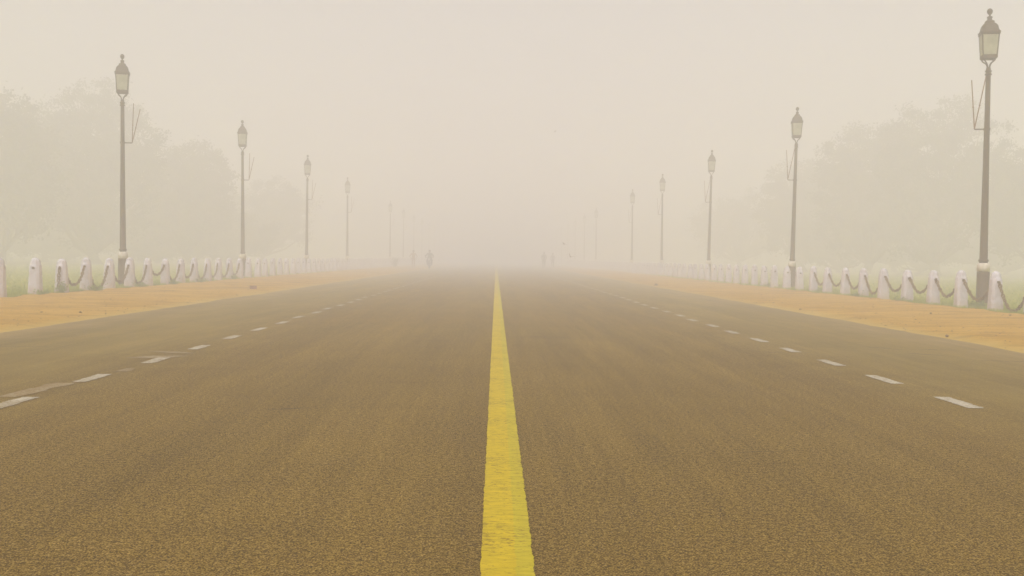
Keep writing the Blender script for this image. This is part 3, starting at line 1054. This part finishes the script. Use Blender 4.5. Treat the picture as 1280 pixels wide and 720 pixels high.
for i, (x, y, s, lab) in enumerate([
        (1189, 423, 0.028, 'brown stone on the right shoulder close to the asphalt, under the nearest chained bollards'),
        (1168, 393.5, 0.028, 'small stone on the right shoulder left of the nearest lamp post'),
        (1149, 402, 0.024, 'small flat stone in the middle of the right shoulder'),
        (1252, 428, 0.022, 'tiny stone low on the right shoulder at the right edge'),
        (1269, 396.5, 0.030, 'small stone below the rightmost chain'),
        (1099, 394, 0.026, 'small stone on the right shoulder below the fourth chain'),
        (1095, 386, 0.024, 'small stone on the right shoulder below the bollard with the fourth chain'),
        (1003, 388.5, 0.028, 'small stone right of the second right lamp post'),
        (979, 376, 0.030, 'dark small stone on the right shoulder under the second right lamp post'),
        (969, 380, 0.024, 'small stone at the asphalt edge below the second right lamp post'),
        (104, 392, 0.030, 'pebble on the left shoulder below the nearest left lamp post'),
        (56, 392, 0.026, 'flat pebble on the left shoulder below the second bollard')]):
    X, Z = gpt(x, y)
    stone(X, Z, s, i + 1, stone_m, lab)
X, Z = gpt(821, 357.5)
stone(X, Z, 0.09, 40, stone_m, 'dark lump on the far right shoulder near the third right lamp post')
X, Z = gpt(318, 362)
b = MB()
b.box((0, 0, 0.045), (0.20, 0.11, 0.09))
for i, v in enumerate(b.v):
    b.v[i] = (v[0] + 0.012 * math.sin(i * 3.1), v[1] + 0.01 * math.cos(i * 2.2), v[2] + (0.012 * math.sin(i * 5) if v[2] > 0.05 else 0))
o = b.build('brick', brick_m)
o.location = (X, Z, 0.012); o.rotation_euler = (0, 0, 0.25)
tag(o, 'single broken brick lying on the left shoulder beyond the second left lamp', 'brick')

r = np.random.default_rng(77)
b = MB()
for i in range(3800):
    sd = 1 if r.random() < 0.5 else -1
    y = 11 * (70 / 11) ** r.random()
    x = sd * r.uniform(6.1, 10.6)
    s = r.uniform(0.005, 0.012) * (1 + (r.random() ** 8) * 1.2)
    z = 0.028 + 0.026 * fbm(x, y, 0.55) + 0.020 * fbm(x, y, 2.2)
    z = max(z, 0.008)
    q = r.uniform(0, 3)
    c_, s_ = math.cos(q) * s, math.sin(q) * s
    b.add([(x - c_, y - s_, z - s * .3), (x + s_, y - c_, z - s * .3), (x + c_ * 1.2, y + s_, z - s * .3), (x - s_, y + c_ * .9, z - s * .3), (x, y, z + s * .7)],
          [(0, 1, 4), (1, 2, 4), (2, 3, 4), (3, 0, 4)])
tag(b.build('pebbles', stone_m), 'scattered fine pebbles over the orange sandy shoulders', 'pebbles', kind='stuff')

# ------------------------------------------------------------------ people
skin_m = simple('brown_skin', (0.22, 0.12, 0.07), 0.6, 0.08, 8)
hair_m = simple('black_hair', (0.012, 0.010, 0.009), 0.6, 0.2, 30)
def cloth(name, c): return simple(name, c, 0.9, 0.15, 12, 0.3, 0.01)

def person(loc, rz, pose, H, mats, label, hair=True, fat=1.12):
    """one continuous skinned body; mats = (top, bottom, shoe); heights in units of a 1.70 m body"""
    V, R, E = [], [], []
    def v(p, r, par=None):
        V.append(Vector(p)); R.append(tuple(q * (fat if q > 0.03 and not 5 <= len(V) <= 7 else 1.0) for q in r))
        if par is not None: E.append((par, len(V) - 1))
        return len(V) - 1
    J = pose
    pel = v(J['pelvis'], (0.135, 0.10))
    waist = v(J['waist'], (0.120, 0.085), pel)
    chest = v(J['chest'], (0.150, 0.105), waist)
    neckb = v(J['neck'], (0.055, 0.052), chest)
    headb = v(J['head_base'], (0.055, 0.06), neckb)
    headm = v(J['head_mid'], (0.080, 0.098), headb)
    v(J['head_top'], (0.062, 0.074), headm)
    tags = {}
    for s in ('l', 'r'):
        sh = v(J['sh_' + s], (0.062, 0.058), chest)
        el = v(J['el_' + s], (0.043, 0.043), sh)
        wr = v(J['wr_' + s], (0.028, 0.026), el)
        d = (J['hand_' + s] - J['wr_' + s])
        dn = d.normalized()
        sid = dn.cross(Vector((0, 1, 0.2))).normalized()
        pm = v(J['wr_' + s] + dn * 0.085, (0.036, 0.018), wr)
        for q, ln in ((-1.5, 0.060), (-0.5, 0.075), (0.5, 0.070), (1.5, 0.055)):
            f1 = v(J['wr_' + s] + dn * 0.105 + sid * 0.020 * q, (0.0045, 0.009), pm)
            f2 = v(V[f1] + dn * ln * 0.55 + Vector((0, -0.010, 0)), (0.0085, 0.008), f1)
            v(V[f2] + dn * ln * 0.45 + Vector((0, -0.022, 0)), (0.007, 0.007), f2)
        t1 = v(J['wr_' + s] + dn * 0.045 - sid * 0.040 + Vector((0, -0.015, 0)), (0.011, 0.010), wr)
        v(V[t1] + dn * 0.035 - sid * 0.012 + Vector((0, -0.010, 0)), (0.009, 0.008), t1)
        hp = v(J['hip_' + s], (0.092, 0.092), pel)
        kn = v(J['kn_' + s], (0.058, 0.060), hp)
        an = v(J['an_' + s], (0.040, 0.042), kn)
        toe = v(J['toe_' + s], (0.042, 0.028), an)
    me = bpy.data.meshes.new('body_skeleton')
    me.from_pydata(V, E, [])
    o = bpy.data.objects.new('body_skeleton', me)
    C.objects.link(o)
    sk = o.modifiers.new('skin', 'SKIN')
    sk.use_smooth_shade = True
    for i, d in enumerate(me.skin_vertices[0].data):
        d.radius = R[i]
        d.use_root = (i == 0)
    sb = o.modifiers.new('sub', 'SUBSURF'); sb.levels = 1; sb.render_levels = 1
    dg = bpy.context.evaluated_depsgraph_get()
    out = bpy.data.meshes.new_from_object(o.evaluated_get(dg))
    bpy.data.objects.remove(o)
    out.materials.clear()
    for m in (mats[0], mats[1], mats[2], skin_m): out.materials.append(m)
    # nose and face front come from the head; paint by nearest bone
    segs = []
    def sg(a, b, mi): segs.append((J[a], J[b], mi))
    sg('pelvis', 'waist', 0); sg('waist', 'chest', 0); sg('chest', 'neck', 0); sg('neck', 'head_base', 3); sg('head_base', 'head_top', 3)
    for s in 'lr':
        sg('chest', 'sh_' + s, 0); sg('sh_' + s, 'el_' + s, 0); sg('el_' + s, 'wr_' + s, 0 if pose.get('long_sleeve', True) else 3); sg('wr_' + s, 'hand_' + s, 3)
        sg('pelvis', 'hip_' + s, 1); sg('hip_' + s, 'kn_' + s, 1); sg('kn_' + s, 'an_' + s, 1 if pose.get('long_legs', True) else 3); sg('an_' + s, 'toe_' + s, 2)
    for p in out.polygons:
        c = p.center
        best, bi = 1e9, 0
        for a, b_, mi in segs:
            ab = b_ - a
            t = max(0, min(1, (c - a).dot(ab) / max(ab.length_squared, 1e-9)))
            d = (a + ab * t - c).length
            if d < best: best, bi = d, mi
        p.material_index = bi
    t = thing('person', loc, rz, label, 'person', 'people and rider far off in the fog')
    t.scale = (H / 1.70,) * 3
    link('body', out, t)
    hm, ht = J['head_mid'], J['head_top']
    fw = Vector((0, -1, 0))
    b = MB()
    M = Matrix.Translation(hm + Vector((0, 0.018, 0.035)))
    b.lathe([(0.078, -0.05), (0.094, -0.02), (0.100, 0.03), (0.090, 0.075), (0.062, 0.108), (0.02, 0.122)], 14, M=M)
    for i, vv in enumerate(b.v):
        if vv[1] < hm.y - 0.03 and vv[2] < hm.z + 0.05:
            b.v[i] = (vv[0], hm.y - 0.03, vv[2])
    b.build('hair', hair_m, t, True)
    b = MB()
    b.loft([[(hm.x + x * w, hm.y - 0.096 - d, hm.z + z) for x in (-1, 1)] + [(hm.x + x * w, hm.y - 0.07, hm.z + z) for x in (1, -1)] for w, d, z in ((0.006, 0.0, 0.02), (0.009, 0.012, 0.0), (0.016, 0.022, -0.022), (0.008, 0.0, -0.03))])
    b.build('nose', skin_m, t)
    b = MB(); b.box((hm.x, hm.y - 0.093, hm.z - 0.048), (0.042, 0.012, 0.008)); b.build('mouth', simple('lips', (0.16, 0.06, 0.04)), t)
    for s in (-1, 1):
        b = MB(); b.lathe([(0.004, -0.006), (0.010, -0.003), (0.010, 0.003), (0.004, 0.006)], 8, M=Matrix.Translation((hm.x + s * 0.030, hm.y - 0.088, hm.z + 0.012)) @ Matrix.Rotation(math.radians(90), 4, 'X'))
        b.build('eye', hair_m, t)
        b = MB(); b.lathe([(0.008, -0.03), (0.016, -0.01), (0.018, 0.012), (0.008, 0.03)], 8, M=Matrix.Translation((hm.x + s * 0.083, hm.y + 0.005, hm.z - 0.002)))
        b.build('ear', skin_m, t)
    return t

def P(**k):
    return {a: (Vector(b) if isinstance(b, tuple) else b) for a, b in k.items()}
def walk_pose(ph=1, elbow=0.10, jog=False, long_legs=True, arms_up=0.0):
    kl = -0.20 if jog else -0.13
    z0 = 0.0
    return P(pelvis=(0, 0, 0.93), waist=(0, -0.01, 1.08), chest=(0, -0.02, 1.28), neck=(0, -0.02, 1.43), head_base=(0, -0.03, 1.50), head_mid=(0, -0.045, 1.575), head_top=(0, -0.035, 1.655),
        sh_l=(0.175, -0.02, 1.38), sh_r=(-0.175, -0.02, 1.38),
        el_l=(0.22 + elbow, 0.05 * ph, 1.12 + arms_up), el_r=(-0.22 - elbow, -0.05 * ph, 1.12 + arms_up),
        wr_l=(0.20 + elbow * .3, -0.14 + 0.05 * ph, 0.96 + (0.16 if jog else arms_up)), wr_r=(-0.20 - elbow * .3, -0.14 - 0.08 * ph, 0.96 + (0.2 if jog else arms_up)),
        hand_l=(0.18 + elbow * .2, -0.26, 0.87 + (0.3 if jog else arms_up)), hand_r=(-0.18 - elbow * .2, -0.28, 0.88 + (0.3 if jog else arms_up)),
        hip_l=(0.095, 0, 0.88), hip_r=(-0.095, 0, 0.88),
        kn_l=(0.10, kl * ph, 0.49), kn_r=(-0.10, 0.03 + kl * 0.2 * -ph, 0.48),
        an_l=(0.10, (-0.16 if ph > 0 else 0.20), 0.09 if ph > 0 else 0.16), an_r=(-0.10, (0.22 if ph > 0 else -0.14), 0.16 if ph > 0 else 0.09),
        toe_l=(0.11, (-0.30 if ph > 0 else 0.10), 0.035 if ph > 0 else 0.05), toe_r=(-0.11, (0.12 if ph > 0 else -0.28), 0.05 if ph > 0 else 0.035),
        long_legs=long_legs, long_sleeve=not jog)
X, _ = px(517, 330, 100)
person((X, 100, 0.02), 0.1, walk_pose(1, 0.16, False), 1.62, (cloth('tan_shirt', (0.42, 0.27, 0.15)), cloth('tan_trousers', (0.36, 0.25, 0.15)), cloth('brown_shoes', (0.06, 0.04, 0.03))),
       'person in pale tan clothes walking on the left shoulder beside the rider')
X, _ = px(680, 330, 118)
person((X, 118, 0.008), 0.0, walk_pose(-1, 0.06, False), 1.74, (cloth('dark_jacket', (0.05, 0.05, 0.055)), cloth('dark_trousers', (0.05, 0.05, 0.05)), cloth('black_shoes', (0.03, 0.03, 0.03))),
       'broader darker walker, left one of the pair right of the yellow line', fat=1.35)
X, _ = px(691, 330, 120)
person((X, 120, 0.02), -0.1, walk_pose(1, 0.03, False), 1.66, (cloth('grey_shirt', (0.16, 0.14, 0.13)), cloth('grey_trousers', (0.10, 0.09, 0.085)), cloth('grey_shoes', (0.05, 0.05, 0.05))),
       'slimmer walker, right one of the pair right of the yellow line')

# motorcycle and its rider, coming head-on
XM, _ = px(537, 330, 98)
blk = simple('black_rubber', (0.02, 0.02, 0.02), 0.8, 0.1)
mtl = simple('dull_metal', (0.30, 0.29, 0.27), 0.4, 0.15, 8, 0.2, 0.002, 0.7)
red = simple('dark_tank_paint', (0.06, 0.045, 0.045), 0.3, 0.1)
hl = simple('headlamp_glass', (0.7, 0.7, 0.66), 0.2, 0.05)
t = thing('motorcycle', (XM, 98, 0.0), 0, 'motorcycle seen head-on in the fog left of the yellow line', 'motorcycle')
def wheel(yc):
    M = Matrix.Translation((0, yc, 0.31)) @ Matrix.Rotation(math.radians(90), 4, 'Y')
    b = MB()
    b.tube([M @ Vector((0.27 * math.cos(q), 0.27 * math.sin(q), 0)) for q in (2 * math.pi * i / 24 for i in range(24))], 0.045, 8, closed=True)
    w = b.build('wheel', blk, t, True)
    b = MB()
    b.tube([M @ Vector((0.215 * math.cos(q), 0.215 * math.sin(q), 0)) for q in (2 * math.pi * i / 24 for i in range(24))], 0.016, 6, closed=True)
    b.lathe([(0.03, -0.06), (0.05, -0.04), (0.05, 0.04), (0.03, 0.06)], 10, M=M)
    for i in range(12):
        q = 2 * math.pi * i / 12
        b.tube([M @ Vector((0.04 * math.cos(q), 0.04 * math.sin(q), 0.02 * (-1) ** i)), M @ Vector((0.21 * math.cos(q), 0.21 * math.sin(q), 0))], 0.004, 4)
    b.build('rim', mtl, w, True)
wheel(-0.62); wheel(0.66)
b = MB()
for s in (-1, 1):
    b.tube([(s * 0.085, -0.62, 0.31), (s * 0.085, -0.38, 0.88)], 0.022, 8)
b.box((0, -0.38, 0.86), (0.22, 0.06, 0.03))
b.build('front_fork', mtl, t)
b = MB()
b.tube([(0.37, -0.18, 0.98), (0.22, -0.27, 1.0), (0.08, -0.34, 0.93), (-0.08, -0.34, 0.93), (-0.22, -0.27, 1.0), (-0.37, -0.18, 0.98)], 0.014, 8)
for s in (-1, 1):
    b.tube([(s * 0.25, -0.255, 0.995), (s * 0.38, -0.18, 0.98)], 0.02, 8)
b.build('handlebar', blk, t, True)
for s in (-1, 1):
    b = MB()
    b.tube([(s * 0.26, -0.26, 1.0), (s * 0.33, -0.28, 1.12)], 0.007, 5)
    b.lathe([(0.02, -0.012), (0.055, -0.008), (0.058, 0.006), (0.03, 0.012)], 12, M=Matrix.Translation((s * 0.36, -0.28, 1.15)) @ Matrix.Rotation(math.radians(90), 4, 'X'))
    b.build('mirror', blk, t)
b = MB(); b.lathe([(0.05, -0.07), (0.085, -0.02), (0.095, 0.03), (0.09, 0.05)], 16, M=Matrix.Translation((0, -0.46, 0.85)) @ Matrix.Rotation(math.radians(90), 4, 'X')); b.build('headlight', hl, t, True)
b = MB(); b.tube([(0, -0.30 - 0.34 * math.sin(q) - 0.32, 0.31 + 0.345 * math.cos(q)) for q in ()] or [(0, -0.90, 0.50), (0, -0.80, 0.62), (0, -0.62, 0.665), (0, -0.44, 0.60), (0, -0.36, 0.50)], [0.03, 0.055, 0.06, 0.055, 0.04], 8); b.build('front_mudguard', red, t, True)
b = MB(); b.loft([[(0.135 * k * math.cos(q), y, 0.80 + 0.115 * k * math.sin(q)) for q in (2 * math.pi * i / 12 for i in range(12))] for y, k in ((-0.34, 0.55), (-0.28, 0.85), (-0.12, 1.0), (0.05, 0.8), (0.12, 0.5))]); b.build('fuel_tank', red, t, True)
b = MB(); b.loft([[(w * x, y, z + dz) for x, dz in ((-1, -0.05), (1, -0.05), (0.9, 0.03), (-0.9, 0.03))] for y, w, z in ((0.06, 0.09, 0.80), (0.25, 0.14, 0.79), (0.5, 0.13, 0.82), (0.78, 0.08, 0.85))]); b.build('seat', blk, t)
b = MB(); b.box((0, -0.02, 0.42), (0.26, 0.34, 0.26)); b.lathe([(0.10, 0.0), (0.12, 0.02), (0.10, 0.03), (0.12, 0.06), (0.10, 0.07), (0.12, 0.10), (0.10, 0.14)], 12, M=Matrix.Translation((0, -0.05, 0.55))); b.build('engine', mtl, t)
b = MB(); b.tube([(0.10, -0.18, 0.45), (0.15, -0.1, 0.25), (0.17, 0.3, 0.26), (0.18, 0.85, 0.33)], [0.02, 0.025, 0.04, 0.045], 8); b.build('exhaust_pipe', mtl, t, True)
b = MB()
b.tube([(0, -0.36, 0.86), (0, 0.0, 0.68), (0, 0.35, 0.62), (0, 0.80, 0.78)], 0.025, 6)
b.tube([(0, -0.36, 0.82), (0, -0.15, 0.32), (0, 0.25, 0.30), (0, 0.66, 0.31)], 0.022, 6)
b.tube([(-0.2, 0.1, 0.30), (0.2, 0.1, 0.30)], 0.014, 6)
for s in (-1, 1): b.tube([(s * 0.12, 0.66, 0.31), (s * 0.12, 0.55, 0.75)], 0.022, 6)
b.build('frame', blk, t)
rp = P(pelvis=(0, 0.28, 0.92), waist=(0, 0.26, 1.06), chest=(0, 0.20, 1.26), neck=(0, 0.17, 1.41), head_base=(0, 0.15, 1.47), head_mid=(0, 0.13, 1.545), head_top=(0, 0.14, 1.625),
       sh_l=(0.18, 0.18, 1.36), sh_r=(-0.18, 0.18, 1.36), el_l=(0.34, 0.02, 1.14), el_r=(-0.34, 0.02, 1.14),
       wr_l=(0.33, -0.12, 1.03), wr_r=(-0.33, -0.12, 1.03), hand_l=(0.33, -0.24, 1.00), hand_r=(-0.33, -0.24, 1.00),
       hip_l=(0.12, 0.25, 0.86), hip_r=(-0.12, 0.25, 0.86), kn_l=(0.23, -0.12, 0.74), kn_r=(-0.23, -0.12, 0.74),
       an_l=(0.19, 0.10, 0.38), an_r=(-0.19, 0.10, 0.38), toe_l=(0.20, -0.03, 0.335), toe_r=(-0.20, -0.03, 0.335))
rp['long_sleeve'] = True; rp['long_legs'] = True
person((XM, 98, 0.0), 0, rp, 1.70, (cloth('olive_grey_jacket', (0.12, 0.13, 0.10)), cloth('rider_trousers', (0.06, 0.05, 0.05)), cloth('rider_shoes', (0.03, 0.03, 0.03))),
       'rider in a grey-green jacket sitting on the motorcycle, left of the yellow line', fat=1.38)

# ------------------------------------------------------------------ birds
bird_m = simple('brown_feathers', (0.16, 0.09, 0.035), 0.8, 0.3, 20)
def bird(x, y, Z, span, up, rz, bank, label):
    X, H = px(x, y, Z)
    t = thing('bird', (X, Z, H), rz, label, 'bird', 'birds flying over the road')
    t.rotation_euler = (0, bank, rz)
    s = span / 0.44
    t.scale = (s, s, s)
    b = MB()
    b.lathe([(0.003, -0.13), (0.012, -0.118), (0.024, -0.10), (0.022, -0.08), (0.034, -0.04), (0.036, 0.0), (0.024, 0.05), (0.012, 0.08)], 10, M=Matrix.Rotation(math.radians(-90), 4, 'X'))
    for i, v in enumerate(b.v):
        b.v[i] = (v[0], v[1], v[2] * 0.9)
    b.tube([(0, -0.125, 0.0), (0, -0.15, -0.004)], [0.006, 0.001], 5)
    b.build('body', bird_m, t, True)
    b = MB()
    b.loft([[(x_, 0.06, z_) for x_, z_ in ((-.012, -.004), (.012, -.004), (.012, .004), (-.012, .004))], [(x_, 0.17, z_) for x_, z_ in ((-.045, -.002), (.045, -.002), (.045, .002), (-.045, .002))]])
    b.build('tail', bird_m, t)
    for sd in (-1, 1):
        b = MB()
        rings = []
        for q, (ax, le, te, z) in enumerate(((0.02, -0.05, 0.05, 0.01), (0.08, -0.065, 0.045, 0.01 + up * 0.05), (0.14, -0.05, 0.04, 0.01 + up * 0.12), (0.22, 0.0, 0.03, 0.01 + up * 0.16))):
            rings.append([(sd * ax, le, z), (sd * ax, (le + te) / 2, z + 0.008), (sd * ax, te, z), (sd * ax, (le + te) / 2, z - 0.003)])
        b.loft(rings)
        b.build('wing', bird_m, t, True)
bird(705, 305, 62, 0.34, 0.3, 0.5, 0.42, 'higher of the two small brown birds low over the right lane')
bird(713, 321, 56, 0.36, 0.9, -0.4, 0.55, 'lower small brown bird with raised wings above the right lane')
bird(691.5, 165, 50, 0.16, 0.4, 1.2, -0.4, 'tiny bird high in the foggy sky above the road')

# ------------------------------------------------------------------ the haze itself
b = MB()
b.box((0, 645, (HAZE_TOP - 1.1) / 2), (1700, 1550, HAZE_TOP + 1.1))
hm_ = bpy.data.materials.new('haze_air')
hm_.use_nodes = True
nt = hm_.node_tree
nt.nodes.clear()
out = nt.nodes.new('ShaderNodeOutputMaterial')
pv = nt.nodes.new('ShaderNodeVolumePrincipled')
pv.inputs['Color'].default_value = HAZE_COL
pv.inputs['Density'].default_value = HAZE_DENS
pv.inputs['Anisotropy'].default_value = 0.0
nt.links.new(pv.outputs[0], out.inputs['Volume'])
tag(b.build('haze', hm_), 'thick pale beige fog filling the whole avenue', 'haze', kind='stuff')
